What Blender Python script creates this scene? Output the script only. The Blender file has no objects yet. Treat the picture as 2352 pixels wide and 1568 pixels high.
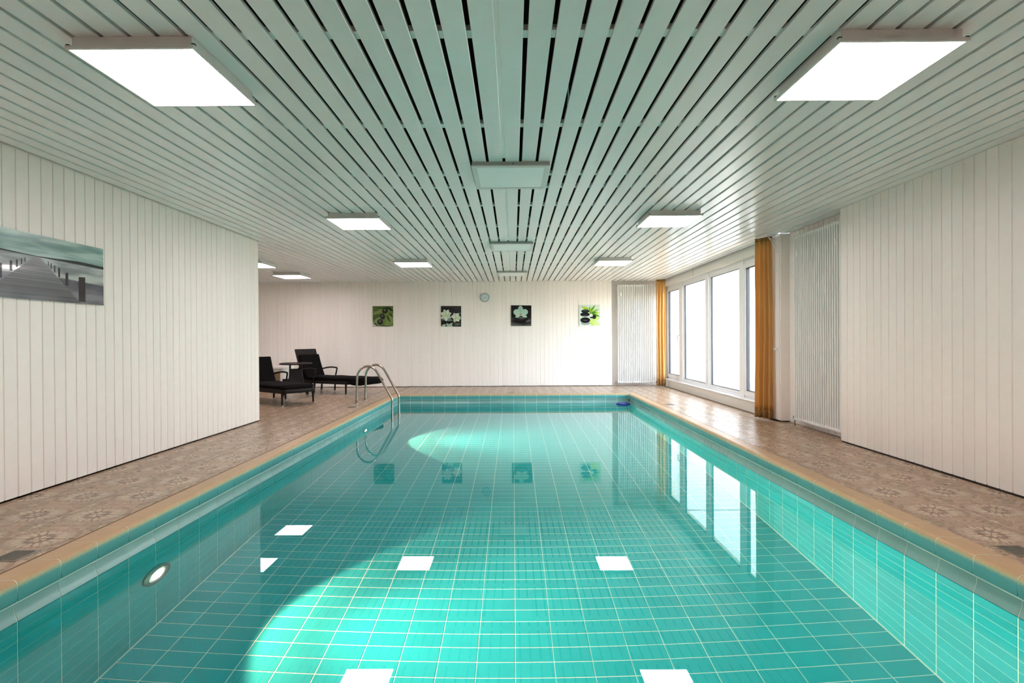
import bpy, bmesh, math, random
from mathutils import Vector, Matrix
random.seed(7)
PI = math.pi
sc = bpy.context.scene
COL = sc.collection

# ------------------------------------------------------------------ camera
W, H, FPX = 2352, 1568, 1186.44
YAW, PITCH, ROLL, CAMH = -.0026, -.0041, .0059, 1.1947
def cam_ray(u, v):
    u -= W/2; v -= H/2
    cr, sr = math.cos(ROLL), math.sin(ROLL); u, v = cr*u-sr*v, sr*u+cr*v
    x, y, z = u/FPX, 1., -v/FPX
    cp, sp = math.cos(PITCH), math.sin(PITCH); y, z = cp*y-sp*z, sp*y+cp*z
    cy, sy = math.cos(YAW), math.sin(YAW); x, y = cy*x+sy*y, -sy*x+cy*y
    return Vector((x, y, z))
_f = cam_ray(W/2, H/2); _r = cam_ray(W/2+FPX, H/2)-_f; _u = _f-cam_ray(W/2, H/2+FPX)
cd = bpy.data.cameras.new('camera'); cam = bpy.data.objects.new('camera', cd); COL.objects.link(cam)
cd.sensor_width = 36; cd.lens = FPX/W*36; cd.clip_start = .05; cd.clip_end = 200
cam.matrix_world = Matrix.Translation((0, 0, CAMH)) @ Matrix((_r.normalized(), _u.normalized(), -_f.normalized())).transposed().to_4x4()
sc.camera = cam

# ------------------------------------------------------------------ world, sun, exposure
sc.view_settings.view_transform = 'Standard'; sc.view_settings.look = 'None'
sc.view_settings.gamma = 1; sc.view_settings.use_curve_mapping = False
sc.view_settings.exposure = 0.86
world = bpy.data.worlds.new('world'); sc.world = world; world.use_nodes = True
wn = world.node_tree; wn.nodes.clear()
sky = wn.nodes.new('ShaderNodeTexSky'); sky.sky_type = 'NISHITA'; sky.sun_disc = False
sky.sun_elevation = math.radians(60); sky.sun_rotation = math.radians(200)
bg = wn.nodes.new('ShaderNodeBackground'); bg.inputs[1].default_value = 1.8
wo = wn.nodes.new('ShaderNodeOutputWorld')
hz = wn.nodes.new('ShaderNodeHueSaturation'); hz.inputs['Saturation'].default_value = .5; wn.links.new(sky.outputs[0], hz.inputs['Color']); wn.links.new(hz.outputs[0], bg.inputs[0]); wn.links.new(bg.outputs[0], wo.inputs[0])
SUN_DIR = Vector((.2, .55, -1)).normalized()
sl = bpy.data.lights.new('sun', 'SUN'); sl.energy = 10.0; sl.angle = math.radians(1.5); sl.color = (1, .98, .96)
so = bpy.data.objects.new('sun', sl); COL.objects.link(so); so.rotation_euler = SUN_DIR.to_track_quat('-Z', 'Y').to_euler()
so.location = (-4, -5, 14)
sc.cycles.use_denoising = True; sc.cycles.adaptive_threshold = .02
sc.cycles.max_bounces = 9; sc.cycles.glossy_bounces = 3; sc.cycles.transmission_bounces = 7
PANEL_STRENGTH = 13.0
SPOT_WATT, CORE_WATT = 260.0, 410.0

# ------------------------------------------------------------------ dimensions (metres)
ZC = 2.676                    # underside of the ceiling slats
XL, YL = -3.80, 7.69          # left clad wall and where it ends
XR, YR = 3.765, 5.94          # right clad wall and where it ends
YB = 13.15                    # face of the back clad wall
YN = -2.6                     # wall behind the camera
XA = -8.0                     # far side of the alcove
XW = 3.83                     # inner face of the window wall
PXL, PXR, PY0, PY1 = -2.49, 2.505, 1.075, 11.24   # pool faces
ZW, ZF = -.205, -1.54         # water level, pool floor

# ------------------------------------------------------------------ materials
def lin(c): 
    c = c/255.; return c/12.92 if c <= .04045 else ((c+.055)/1.055)**2.4
def rgb(*c): return (lin(c[0]), lin(c[1]), lin(c[2]), 1)
MATS = {}
def mat(name, col=None, rough=.5, metal=0, **kw):
    if name in MATS: return MATS[name]
    m = bpy.data.materials.new(name); m.use_nodes = True; MATS[name] = m
    b = m.node_tree.nodes['Principled BSDF']
    if col: b.inputs['Base Color'].default_value = col if len(col) == 4 else (*col, 1)
    b.inputs['Roughness'].default_value = rough; b.inputs['Metallic'].default_value = metal
    for k, v in kw.items(): b.inputs[k.replace('_', ' ')].default_value = v
    return m
class NT:                       # small node-graph helper
    def __init__(s, m): s.t = m.node_tree; s.b = s.t.nodes.get('Principled BSDF')
    def n(s, k, **kw):
        nd = s.t.nodes.new(k)
        for a, v in kw.items(): setattr(nd, a, v)
        return nd
    def put(s, sock, v):
        if isinstance(v, bpy.types.NodeSocket): s.t.links.new(v, sock)
        else: sock.default_value = v
    def m(s, op, a, b=0., c=None, clamp=False):
        nd = s.n('ShaderNodeMath', operation=op, use_clamp=clamp); s.put(nd.inputs[0], a); s.put(nd.inputs[1], b)
        if c is not None: s.put(nd.inputs[2], c)
        return nd.outputs[0]
    def step(s, x, a, b):
        nd = s.n('ShaderNodeMapRange', interpolation_type='SMOOTHSTEP'); s.put(nd.inputs[0], x); s.put(nd.inputs[1], a); s.put(nd.inputs[2], b)
        return nd.outputs[0]
    def mix(s, f, a, b):
        nd = s.n('ShaderNodeMix', data_type='RGBA'); s.put(nd.inputs[0], f); s.put(nd.inputs[6], a); s.put(nd.inputs[7], b); return nd.outputs[2]
    def noise(s, vec, scale, detail=2., rough=.5):
        nd = s.n('ShaderNodeTexNoise'); s.put(nd.inputs['Vector'], vec); nd.inputs['Scale'].default_value = scale
        nd.inputs['Detail'].default_value = detail; nd.inputs['Roughness'].default_value = rough; return nd.outputs[0]
    def pos(s): return s.n('ShaderNodeNewGeometry').outputs['Position']
    def obj(s): return s.n('ShaderNodeTexCoord').outputs['Object']
    def rnd(s): return s.n('ShaderNodeObjectInfo').outputs['Random']
    def xyz(s, v):
        nd = s.n('ShaderNodeSeparateXYZ'); s.put(nd.inputs[0], v); return nd.outputs
    def bump(s, h, strength, dist=.01):
        nd = s.n('ShaderNodeBump'); nd.inputs['Strength'].default_value = strength; nd.inputs['Distance'].default_value = dist
        s.put(nd.inputs['Height'], h); s.put(s.b.inputs['Normal'], nd.outputs[0])

def painted(name, c, rough, vary=.05, bumpy=.06):
    m = mat(name, c, rough); t = NT(m); p = t.pos()
    n = t.noise(p, 14, 4); r = t.rnd()
    k = t.m('ADD', t.m('MULTIPLY', t.m('SUBTRACT', n, .5), .06), t.m('MULTIPLY', t.m('SUBTRACT', r, .5), vary))
    k = t.m('ADD', k, 1.)
    hs = t.n('ShaderNodeHueSaturation'); hs.inputs['Color'].default_value = c; t.put(hs.inputs['Value'], k)
    t.put(t.b.inputs['Base Color'], hs.outputs[0])
    t.bump(t.noise(p, 60, 3), bumpy, .004)
    return m
M_WALL = painted('white_cladding_paint', rgb(246, 240, 233), .42, .04)
M_SLAT = painted('white_ceiling_paint', rgb(244, 244, 243), .27, .05, .12)
M_PLAIN = painted('white_plaster', rgb(236, 233, 226), .6, .0, .08)
M_VOID = mat('dark_ceiling_void', rgb(10, 11, 11), .9)
M_SHADOWGAP = mat('dark_skirting_gap', rgb(44, 40, 36), .8)
M_BATTEN = mat('white_batten', rgb(250, 250, 248), .5)
M_FRAME = mat('white_upvc', rgb(240, 242, 243), .28)
M_SEAL = mat('black_rubber_seal', rgb(38, 42, 52), .5)
M_LACQUER = mat('white_radiator_lacquer', rgb(240, 240, 236), .3)
M_LAMPMETAL = mat('white_lamp_metal', rgb(222, 220, 216), .4)
M_GREYMETAL = mat('grey_lamp_metal', rgb(168, 172, 168), .45)
M_OPAL = mat('unlit_opal_diffuser', rgb(246, 252, 252), .3)
M_BLACK = mat('black_plastic', rgb(22, 20, 20), .5)
M_STEEL = mat('polished_steel', rgb(168, 162, 152), .18, 1.)
M_STEELD = mat('brushed_steel', rgb(150, 146, 138), .35, 1.)
M_GROUT = mat('pale_green_grout', rgb(222, 238, 222), .8)
M_DECKGROUT = mat('brown_deck_grout', rgb(120, 98, 78), .9)
M_CONC = mat('pool_concrete', rgb(190, 205, 190), .9)
M_RATTAN = mat('dark_rattan', rgb(24, 18, 16), .65, Specular_IOR_Level=.3)
M_CUSHION = mat('black_brown_cushion', rgb(11, 8, 8), 1., Specular_IOR_Level=.15)
M_BEIGE = mat('beige_board', rgb(212, 190, 150), .6)
M_BLUE = mat('blue_float_plastic', rgb(20, 40, 150), .4)
M_SAND = mat('courtyard_sand', rgb(214, 196, 168), .95)
t = NT(M_SAND); p = t.pos()
t.put(t.b.inputs['Base Color'], t.mix(t.noise(p, 5, 5), rgb(150, 134, 112), rgb(188, 174, 152))); t.bump(t.noise(p, 30, 4), .5, .03)
t = NT(M_RATTAN); p = t.obj(); wv = t.n('ShaderNodeTexWave'); wv.inputs['Scale'].default_value = 60; t.put(wv.inputs['Vector'], p)
t.bump(wv.outputs[1], .5, .004)
t = NT(M_CUSHION); t.bump(t.noise(t.obj(), 9, 3), .35, .03)

# turquoise pool tiles
def tilemat(name, c, rough=.22, spec=.5):
    m = mat(name, c, rough, Specular_IOR_Level=spec); t = NT(m); r = t.rnd(); n = t.noise(t.pos(), 6, 3)
    k = t.m('ADD', t.m('ADD', t.m('MULTIPLY', t.m('SUBTRACT', r, .5), .10), t.m('MULTIPLY', t.m('SUBTRACT', n, .5), .12)), 1.)
    hs = t.n('ShaderNodeHueSaturation'); hs.inputs['Color'].default_value = c; t.put(hs.inputs['Value'], k)
    t.put(t.b.inputs['Base Color'], hs.outputs[0]); return m
M_PTILE = tilemat('turquoise_pool_tile', (.026, .45, .465, 1), .3, .04)
M_GRIP = tilemat('grey_turquoise_grip_tile', (.21, .40, .375, 1), .25)
# coping: tan top fading to turquoise down the nose (glaze)
M_COPE = mat('tan_to_turquoise_coping', None, .38); t = NT(M_COPE); o = t.obj(); z = t.xyz(o)[2]
zz = t.m('ADD', z, t.m('MULTIPLY', t.m('SUBTRACT', t.noise(t.pos(), 55, 4, .7), .5), .022))
tan = t.mix(t.noise(t.pos(), 9, 3), rgb(184, 152, 112), rgb(204, 172, 130))
tan = t.mix(t.m('MULTIPLY', t.noise(t.pos(), 260, 2), .35), tan, rgb(140, 100, 64))
t.put(t.b.inputs['Base Color'], t.mix(t.step(zz, -.026, -.004), t.mix(t.step(zz, -.044, -.016), (.10, .36, .36, 1), rgb(190, 190, 148)), tan))

# floral deck tiles: a flower on every second tile corner
M_DECK = mat('floral_brown_deck_tile', None, .34); t = NT(M_DECK)
PER = .4332; P = t.pos(); X, Y, Z = t.xyz(P)
ax = t.m('ABSOLUTE', X)
def cell(c, o): return t.m('MULTIPLY', t.m('SUBTRACT', t.m('FRACT', t.m('ADD', t.m('DIVIDE', t.m('SUBTRACT', c, o), PER), .5)), .5), PER)
def polar(u, v):
    r = t.m('SQRT', t.m('ADD', t.m('MULTIPLY', u, u), t.m('MULTIPLY', v, v))); return r, t.m('ARCTAN2', v, u)
u1, v1 = cell(ax, 2.884), cell(Y, 3.127); r1, a1 = polar(u1, v1)
u2, v2 = cell(ax, 2.884+PER/2), cell(Y, 3.127+PER/2); r2, a2 = polar(u2, v2)
C_BASE, C_DARK, C_PETAL, C_PALE, C_RIM = rgb(150, 118, 88), rgb(132, 106, 82), rgb(212, 190, 164), rgb(188, 170, 146), rgb(150, 120, 94)
n1 = t.noise(P, 18, 4); n2 = t.noise(P, 130, 3, .7)
# spiky radial noise: sampled on the direction so streaks run outward
cmb = t.n('ShaderNodeCombineXYZ'); t.put(cmb.inputs[0], t.m('COSINE', a1)); t.put(cmb.inputs[1], t.m('SINE', a1)); t.put(cmb.inputs[2], t.m('MULTIPLY', r1, 2.2))
spike = t.noise(cmb.outputs[0], 19, 2, .6)
col = t.mix(t.step(n1, .35, .7), rgb(184, 156, 130), rgb(166, 136, 108))
# big flower disc
sid = t.m('POWER', t.m('ABSOLUTE', t.m('COSINE', a1)), 1.5)
rad = t.m('ADD', .150, t.m('MULTIPLY', sid, .062))
disc = t.m('SUBTRACT', 1., t.step(r1, t.m('SUBTRACT', rad, .002), t.m('ADD', rad, .002)))
col = t.mix(disc, col, C_RIM)
inner = t.m('ADD', t.m('SUBTRACT', rad, .045), t.m('MULTIPLY', t.m('SUBTRACT', spike, .5), .15))
fringe = t.m('SUBTRACT', 1., t.step(r1, t.m('SUBTRACT', inner, .005), t.m('ADD', inner, .005)))
col = t.mix(fringe, col, C_PALE)
core = t.m('ADD', t.m('SUBTRACT', .130, t.m('MULTIPLY', sid, .035)), t.m('MULTIPLY', t.m('SUBTRACT', spike, .5), .20))
corem = t.m('SUBTRACT', 1., t.step(r1, t.m('SUBTRACT', core, .005), t.m('ADD', core, .005)))
col = t.mix(corem, col, C_DARK)
def petals(rr, aa, num, rc, rl, fill, off=0.):
    ph = t.m('ABSOLUTE', t.m('SUBTRACT', t.m('FRACT', t.m('ADD', t.m('MULTIPLY', aa, num/(2*PI)), off+10)), .5))   # 0 at petal centre
    d = t.m('DIVIDE', t.m('SUBTRACT', rr, rc), rl)
    prof = t.m('SQRT', t.m('MAXIMUM', t.m('SUBTRACT', 1., t.m('MULTIPLY', d, d)), 0.))
    w = t.m('MULTIPLY', prof, fill)
    inside = t.m('MULTIPLY', t.step(t.m('SUBTRACT', w, ph), -.02, .03), t.m('LESS_THAN', t.m('ABSOLUTE', d), 1.))
    return inside
col = t.mix(petals(r1, a1, 16, .103, .030, .36), col, C_PETAL)
col = t.mix(petals(r1, a1, 32, .150, .024, .30, .5), col, t.mix(sid, rgb(178, 150, 120), C_PALE))
col = t.mix(petals(r1, a1, 6, .026, .022, .34, .2), col, C_PETAL)
# small flower between
d2 = t.m('SUBTRACT', 1., t.step(r2, .088, .092)); col = t.mix(d2, col, rgb(134, 104, 76))
col = t.mix(petals(r2, a2, 10, .052, .036, .40), col, rgb(164, 142, 112))
col = t.mix(petals(r2, a2, 12, .016, .014, .36), col, C_PETAL)
wear = t.m('MULTIPLY', t.step(n2, .50, .70), .42)
col = t.mix(wear, col, rgb(150, 122, 94))
hs = t.n('ShaderNodeHueSaturation'); t.put(hs.inputs['Color'], col)
t.put(hs.inputs['Value'], t.m('ADD', .84, t.m('MULTIPLY', t.rnd(), .10)))
t.put(t.b.inputs['Base Color'], hs.outputs[0]); t.bump(n2, .12, .002)
t.put(t.b.inputs['Roughness'], t.m('ADD', .20, t.m('MULTIPLY', n1, .20)))

# water: clear, refracting, faint turquoise
M_WATER = bpy.data.materials.new('clear_pool_water'); M_WATER.use_nodes = True; t = NT(M_WATER); t.t.nodes.clear()
g = t.n('ShaderNodeBsdfGlass'); g.inputs['Color'].default_value = (.86, .985, 1, 1); g.inputs['Roughness'].default_value = 0; g.inputs['IOR'].default_value = 1.333
out = t.n('ShaderNodeOutputMaterial'); t.put(out.inputs[0], g.outputs[0])
# thin window glass
M_GLASS = bpy.data.materials.new('window_glass'); M_GLASS.use_nodes = True; t = NT(M_GLASS); t.t.nodes.clear()
ge = t.n('ShaderNodeNewGeometry'); dt = t.n('ShaderNodeVectorMath', operation='DOT_PRODUCT'); t.put(dt.inputs[0], ge.outputs['Normal']); t.put(dt.inputs[1], ge.outputs['Incoming'])
fs_ = t.m('ADD', .03, t.m('MULTIPLY', t.m('POWER', t.m('SUBTRACT', 1., t.m('ABSOLUTE', dt.outputs['Value']), clamp=True), 5.), .9))
tr = t.n('ShaderNodeBsdfTransparent'); tr.inputs[0].default_value = (.97, .985, .98, 1); gl = t.n('ShaderNodeBsdfGlossy'); gl.inputs['Roughness'].default_value = .02
mx = t.n('ShaderNodeMixShader'); t.put(mx.inputs[0], fs_); t.put(mx.inputs[1], tr.outputs[0]); t.put(mx.inputs[2], gl.outputs[0])
out = t.n('ShaderNodeOutputMaterial'); t.put(out.inputs[0], mx.outputs[0])
def emit(name, c, s):
    m = bpy.data.materials.new(name); m.use_nodes = True; t = NT(m); t.t.nodes.clear()
    e = t.n('ShaderNodeEmission'); e.inputs[0].default_value = (*c, 1); e.inputs[1].default_value = s
    o = t.n('ShaderNodeOutputMaterial'); t.put(o.inputs[0], e.outputs[0]); return m
M_PANEL = emit('glowing_led_diffuser', (1, .85, .865), PANEL_STRENGTH)
M_POOLGLOW = emit('glowing_pool_lens', (1, .97, .86), 6)
M_LENS = emit('glowing_lens_edge', (1, .97, .8), .45)
# curtain cloth
def cloth(name, c):
    m = bpy.data.materials.new(name); m.use_nodes = True; t = NT(m); t.t.nodes.clear()
    p = t.pos(); n = t.noise(p, 240, 2)
    cc = t.mix(n, tuple(x*.86 for x in c[:3])+(1,), c)
    d = t.n('ShaderNodeBsdfDiffuse'); t.put(d.inputs[0], cc); tl = t.n('ShaderNodeBsdfTranslucent'); t.put(tl.inputs[0], cc)
    mx = t.n('ShaderNodeMixShader'); mx.inputs[0].default_value = .45; t.put(mx.inputs[1], d.outputs[0]); t.put(mx.inputs[2], tl.outputs[0])
    o = t.n('ShaderNodeOutputMaterial'); t.put(o.inputs[0], mx.outputs[0]); return m
M_CURT = cloth('ochre_curtain_cloth', rgb(240, 200, 134)); M_HEM = cloth('ochre_curtain_hem', rgb(200, 160, 106))

# ------------------------------------------------------------------ mesh helpers
class MB:
    def __init__(s): s.v = []; s.f = []; s.mi = []; s.cur = 0
    def add(s, vs, fs):
        b = len(s.v); s.v += [tuple(q) for q in vs]; s.f += [tuple(b+i for i in q) for q in fs]; s.mi += [s.cur]*len(fs); return s
    def box(s, x0, x1, y0, y1, z0, z1):
        return s.add([(x0, y0, z0), (x1, y0, z0), (x1, y1, z0), (x0, y1, z0), (x0, y0, z1), (x1, y0, z1), (x1, y1, z1), (x0, y1, z1)],
                     [(3, 2, 1, 0), (4, 5, 6, 7), (0, 1, 5, 4), (1, 2, 6, 5), (2, 3, 7, 6), (3, 0, 4, 7)])
    def cham(s, x0, x1, y0, y1, z0, z1, c, ax='z'):       # box with the +ax face chamfered
        q = [(x0, y0), (x1, y0), (x1, y1), (x0, y1)]; r = [(x0+c, y0+c), (x1-c, y0+c), (x1-c, y1-c), (x0+c, y1-c)]
        vs = [(*a, z0) for a in q]+[(*a, z1-c) for a in q]+[(*a, z1) for a in r]
        if ax == 'y': vs = [(a, -b2, c2) for a, c2, b2 in vs]      # +z becomes -y
        fs = [(3, 2, 1, 0)]+[(i, (i+1) % 4, (i+1) % 4+4, i+4) for i in range(4)]+[(i+4, (i+1) % 4+4, (i+1) % 4+8, i+8) for i in range(4)]+[(8, 9, 10, 11)]
        return s.add(vs, fs)
    def prism(s, prof, axis, a, b):                       # closed profile (p,q) extruded from a to b along axis
        n = len(prof)
        def pt(p, q, w): return {'x': (w, p, q), 'y': (p, w, q), 'z': (p, q, w)}[axis]
        vs = [pt(p, q, a) for p, q in prof]+[pt(p, q, b) for p, q in prof]
        return s.add(vs, [(i, (i+1) % n, (i+1) % n+n, i+n) for i in range(n)]+[tuple(range(n))[::-1], tuple(range(n, 2*n))])
    def tube(s, pts, r, seg=10, cap=True):
        pts = [Vector(p) for p in pts]; n = len(pts); rs = r if isinstance(r, (list, tuple)) else [r]*n
        ring = []; up = None
        for i, p in enumerate(pts):
            d = (pts[min(i+1, n-1)]-pts[max(i-1, 0)]).normalized()
            if up is None: up = Vector((0, 0, 1)) if abs(d.z) < .9 else Vector((0, 1, 0))
            e = d.cross(up).normalized(); up = e.cross(d).normalized()
            ring += [p+(e*math.cos(k*2*PI/seg)+up*math.sin(k*2*PI/seg))*rs[i] for k in range(seg)]
        fs = [(i*seg+k, i*seg+(k+1) % seg, (i+1)*seg+(k+1) % seg, (i+1)*seg+k) for i in range(n-1) for k in range(seg)]
        if cap: fs += [tuple(range(seg))[::-1], tuple((n-1)*seg+k for k in range(seg))]
        return s.add(ring, fs)
    def lathe(s, prof, axis='z', c=(0, 0, 0), seg=24):     # prof: (radius, height)
        n = len(prof); vs = []
        for k in range(seg):
            a = 2*PI*k/seg
            for r, h in prof:
                x, y = r*math.cos(a), r*math.sin(a)
                q = {'z': (x, y, h), 'x': (h, x, y), 'y': (y, h, x)}[axis]; vs.append((q[0]+c[0], q[1]+c[1], q[2]+c[2]))
        fs = [(k*n+i, ((k+1) % seg)*n+i, ((k+1) % seg)*n+i+1, k*n+i+1) for k in range(seg) for i in range(n-1)]
        return s.add(vs, fs)
    def grid(s, rows):
        n = len(rows[0]); return s.add([q for r in rows for q in r], [(i*n+j, i*n+j+1, (i+1)*n+j+1, (i+1)*n+j) for i in range(len(rows)-1) for j in range(n-1)])
    def mesh(s, name, mats, smooth=False, fix=False):
        me = bpy.data.meshes.new(name); me.from_pydata(s.v, [], s.f)
        for m in (mats if isinstance(mats, (list, tuple)) else [mats]): me.materials.append(m)
        if isinstance(mats, (list, tuple)): me.polygons.foreach_set('material_index', s.mi)
        if fix:
            bm = bmesh.new(); bm.from_mesh(me); bmesh.ops.remove_doubles(bm, verts=bm.verts, dist=1e-6); bmesh.ops.recalc_face_normals(bm, faces=bm.faces); bm.to_mesh(me); bm.free()
        if smooth:
            me.polygons.foreach_set('use_smooth', [True]*len(me.polygons)); me.set_sharp_from_angle(angle=math.radians(40))
        me.update(); return me
    def build(s, name, mats, parent=None, loc=(0, 0, 0), smooth=False, fix=True):
        return link(name, s.mesh(name, mats, smooth, fix), parent, loc)
def link(name, me, parent=None, loc=(0, 0, 0), rot=None):
    o = bpy.data.objects.new(name, me); COL.objects.link(o); o.location = loc
    if rot: o.rotation_euler = rot
    if parent: o.parent = parent
    return o
def tag(o, label=None, cat=None, group=None, kind=None):
    for k, v in (('label', label), ('category', cat), ('group', group), ('kind', kind)):
        if v: o[k] = v
    return o
def thing(name, label, cat, loc=(0, 0, 0), rz=0, group=None):
    o = bpy.data.objects.new(name, None); COL.objects.link(o); o.location = loc; o.rotation_euler = (0, 0, rz); o.empty_display_size = .2
    return tag(o, label, cat, group)
def B(name, b, m, parent=None, **kw): return MB().box(*b).build(name, m, parent, **kw)
def bevel(o, w=.004, seg=2):
    md = o.modifiers.new('edge', 'BEVEL'); md.width = w; md.segments = seg; md.limit_method = 'ANGLE'; return o
def struct(o, label, cat): return tag(o, label, cat, kind='structure')

# ------------------------------------------------------------------ clad walls
PIT = .107
def plank_mesh(length, w=PIT-.0048):
    # vertical board: face towards -y, back at y=0, thickness .016
    c = .004; prof = [(-w/2, 0), (w/2, 0), (w/2, -.016+c), (w/2-c, -.016), (-w/2+c, -.016), (-w/2, -.016+c)]
    return MB().prism(prof, 'z', .013, length).mesh('plank', M_WALL, fix=True)
PLANK = plank_mesh(ZC-.002)
def clad(wall, start, end, fixed, rot, along):
    n = int((end-start)/PIT)
    for i in range(n+1):
        a = start+PIT*(i+.5)
        if a+PIT/2 > end+.02: break
        jit = random.uniform(-.0008, .0008)
        loc = (fixed+jit, a, 0) if along == 'y' else (a, fixed+jit, 0)
        link('plank', PLANK, wall, loc, (0, 0, rot))
def shell(name, boxes, m, label):
    b = MB()
    for q in boxes: b.box(*q)
    return struct(b.build(name, m), label, 'wall')
wl = shell('wall_left', [(XL-.30, XL-.006, YN, YL-.004, 0, ZC+.4)], M_WALL, 'long white wall of vertical boards behind the pier picture')
clad(wl, YL-PIT*97, YL, XL-.016, PI/2, 'y')     # boards face +x
B('skirting_gap', (XL-.03, XL-.006, YN, YL-.004, 0, .016), M_SHADOWGAP, wl)
MB().box(XL-.30, XL, YL-.004, YL+.012, .02, ZC).build('end_board', M_WALL, wl)
wb = shell('wall_back', [(XA, 2.49, YB+.006, YB+.3, 0, ZC+.4), (2.49, XW+.3, YB+.20, YB+.45, 0, ZC+.4)], M_WALL, 'white back wall of vertical boards carrying four small prints')
clad(wb, 2.50-PIT*98, 2.50, YB+.016, 0, 'x')
B('skirting_gap', (XA, 2.49, YB+.006, YB+.03, 0, .02), M_SHADOWGAP, wb)
B('end_board', (2.488, 2.504, YB, YB+.21, .02, ZC), M_WALL, wb)
wr = shell('wall_right', [(XR+.006, XR+.40, YN, YR-.004, 0, ZC+.4), (3.93, 4.15, YR-.01, 7.36, 0, ZC+.4)], M_WALL, 'white wall of vertical boards at the right, ending at the tall radiator niche')
clad(wr, YR-PIT*80, YR, XR+.016, -PI/2, 'y')    # boards face -x
B('skirting_gap', (XR+.004, XR+.03, YN, YR-.004, 0, .02), M_SHADOWGAP, wr)
B('end_board', (XR, 3.94, YR-.004, YR+.012, .02, ZC), M_WALL, wr)
for y in (6.03, 6.14, 6.25, 6.36, 6.47, 6.58, 6.69, 6.80, 6.91, 7.02, 7.13, 7.24):
    B('plank', (3.918, 3.931, y-.05, y+.05, .02, ZC), M_WALL, wr)
bevel(B('pillar', (3.80, 4.15, 7.35, 7.74, .015, ZC), M_WALL, wr), .003)
for y in (7.42, 7.53, 7.64): B('pillar_board', (3.788, 3.80, y-.052, y+.052, .02, ZC), M_WALL, wr)
ww = MB().box(XW, 4.15, 7.74, YB+.45, -.1, .175).box(XW, 4.15, 7.74, YB+.45, 2.51, ZC+.4).box(3.93, 4.15, 7.0, YB+.9, ZC+.4, 5.5)
ww.box(XW, 4.15, YB-.005, YB+.45, .17, 2.52)
ww = struct(ww.build('wall_window', M_PLAIN), 'white rendered wall around the large window, with low parapet and lintel', 'wall')
B('wall_joint', (XW-.002, XW+.004, 11.0, 11.006, 2.52, ZC), M_SHADOWGAP, ww)
struct(B('wall_rear', (XA, 4.1, YN-.2, YN, 0, ZC+.4), M_PLAIN), 'plain white wall behind the viewpoint', 'wall')
struct(B('wall_alcove_side', (XA-.2, XA, YL-.2, YB+.3, 0, ZC+.4), M_PLAIN), 'plain white wall at the far side of the lounge alcove', 'wall')
struct(B('wall_alcove_front', (XA, XL-.29, YL-.25, YL-.01, 0, ZC+.4), M_PLAIN), 'plain white wall closing the lounge alcove toward the viewer', 'wall')

# ------------------------------------------------------------------ ceiling: void slab, battens, slats
ceil = struct(MB().box(XA-.1, 4.1, YN-.1, YB+.3, ZC+.28, ZC+.4).build('ceiling', M_VOID), 'ceiling of long white slats with dark open gaps', 'ceiling')
SP, SG = .1375, .0240
y = 2.55-SP*0-1.085*4
by = [2.55+1.085*k for k in range(-4, 11)]+[5.11, 7.69, 10.75]
for y in by:
    if YN < y < YB: B('batten', (XA if y > YL else XL, 3.9, y-.032, y+.032, ZC+.021, ZC+.05), M_BATTEN, ceil)
def slat_mesh(y0, y1):
    w = SP-SG; c = .003
    return MB().prism([(-w/2, 0+c), (-w/2+c, 0), (w/2-c, 0), (w/2, c), (w/2, .02), (-w/2, .02)], 'y', y0, y1).mesh('slat', M_SLAT, fix=True)
S_MAIN, S_ALC = slat_mesh(YN+.01, YB+.012), slat_mesh(YL+.015, YB+.012)
S_BACK = slat_mesh(YN+.01, YB+.19); S_SHORT = slat_mesh(YR+.02, 7.345)
k0 = int((XA-.068)/SP)
for k in range(k0, 40):
    x = .068+SP*(k+.5)
    if x < XA+.07 or x > 3.92: continue
    if x < XL+.05: me = S_ALC
    elif x > 3.78: me = S_SHORT
    elif x > 2.56: me = S_BACK
    else: me = S_MAIN
    link('slat', me, ceil, (x, 0, ZC+random.uniform(-.0012, .0012)))
# white strip that closes one gap and feeds the unlit lamps
for i, (a, b, lab) in enumerate([(YN+.1, 4.24, 'white cable strip in the ceiling gap in front of the largest unlit lamp'),
                                 (5.0, 7.77, 'white cable strip in the ceiling gap between the first and second unlit lamps'),
                                 (8.5, 11.13, 'white cable strip in the ceiling gap between the second and last unlit lamps')]):
    tag(B('cable_strip', (-.069-.0125, -.069+.0125, a, b, ZC+.004, ZC+.03), M_BATTEN), lab, 'cable strip', 'cable strips in the ceiling')
# loose cables seen through gaps
for i, (p, lab) in enumerate([([(.33, 3.05, ZC+.03), (.35, 3.2, ZC+.012), (.36, 3.35, ZC+.03)], 'thin grey cable sagging in a ceiling gap nearer the viewer'),
                              ([(.2, 6.35, ZC+.03), (.21, 6.5, ZC+.01), (.205, 6.7, ZC+.03)], 'thin grey cable loop in a ceiling gap behind the largest unlit lamp')]):
    tag(MB().tube(p, .004, 6).build('cable', M_GREYMETAL, smooth=True), lab, 'cable', 'cables in the ceiling gaps')

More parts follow.
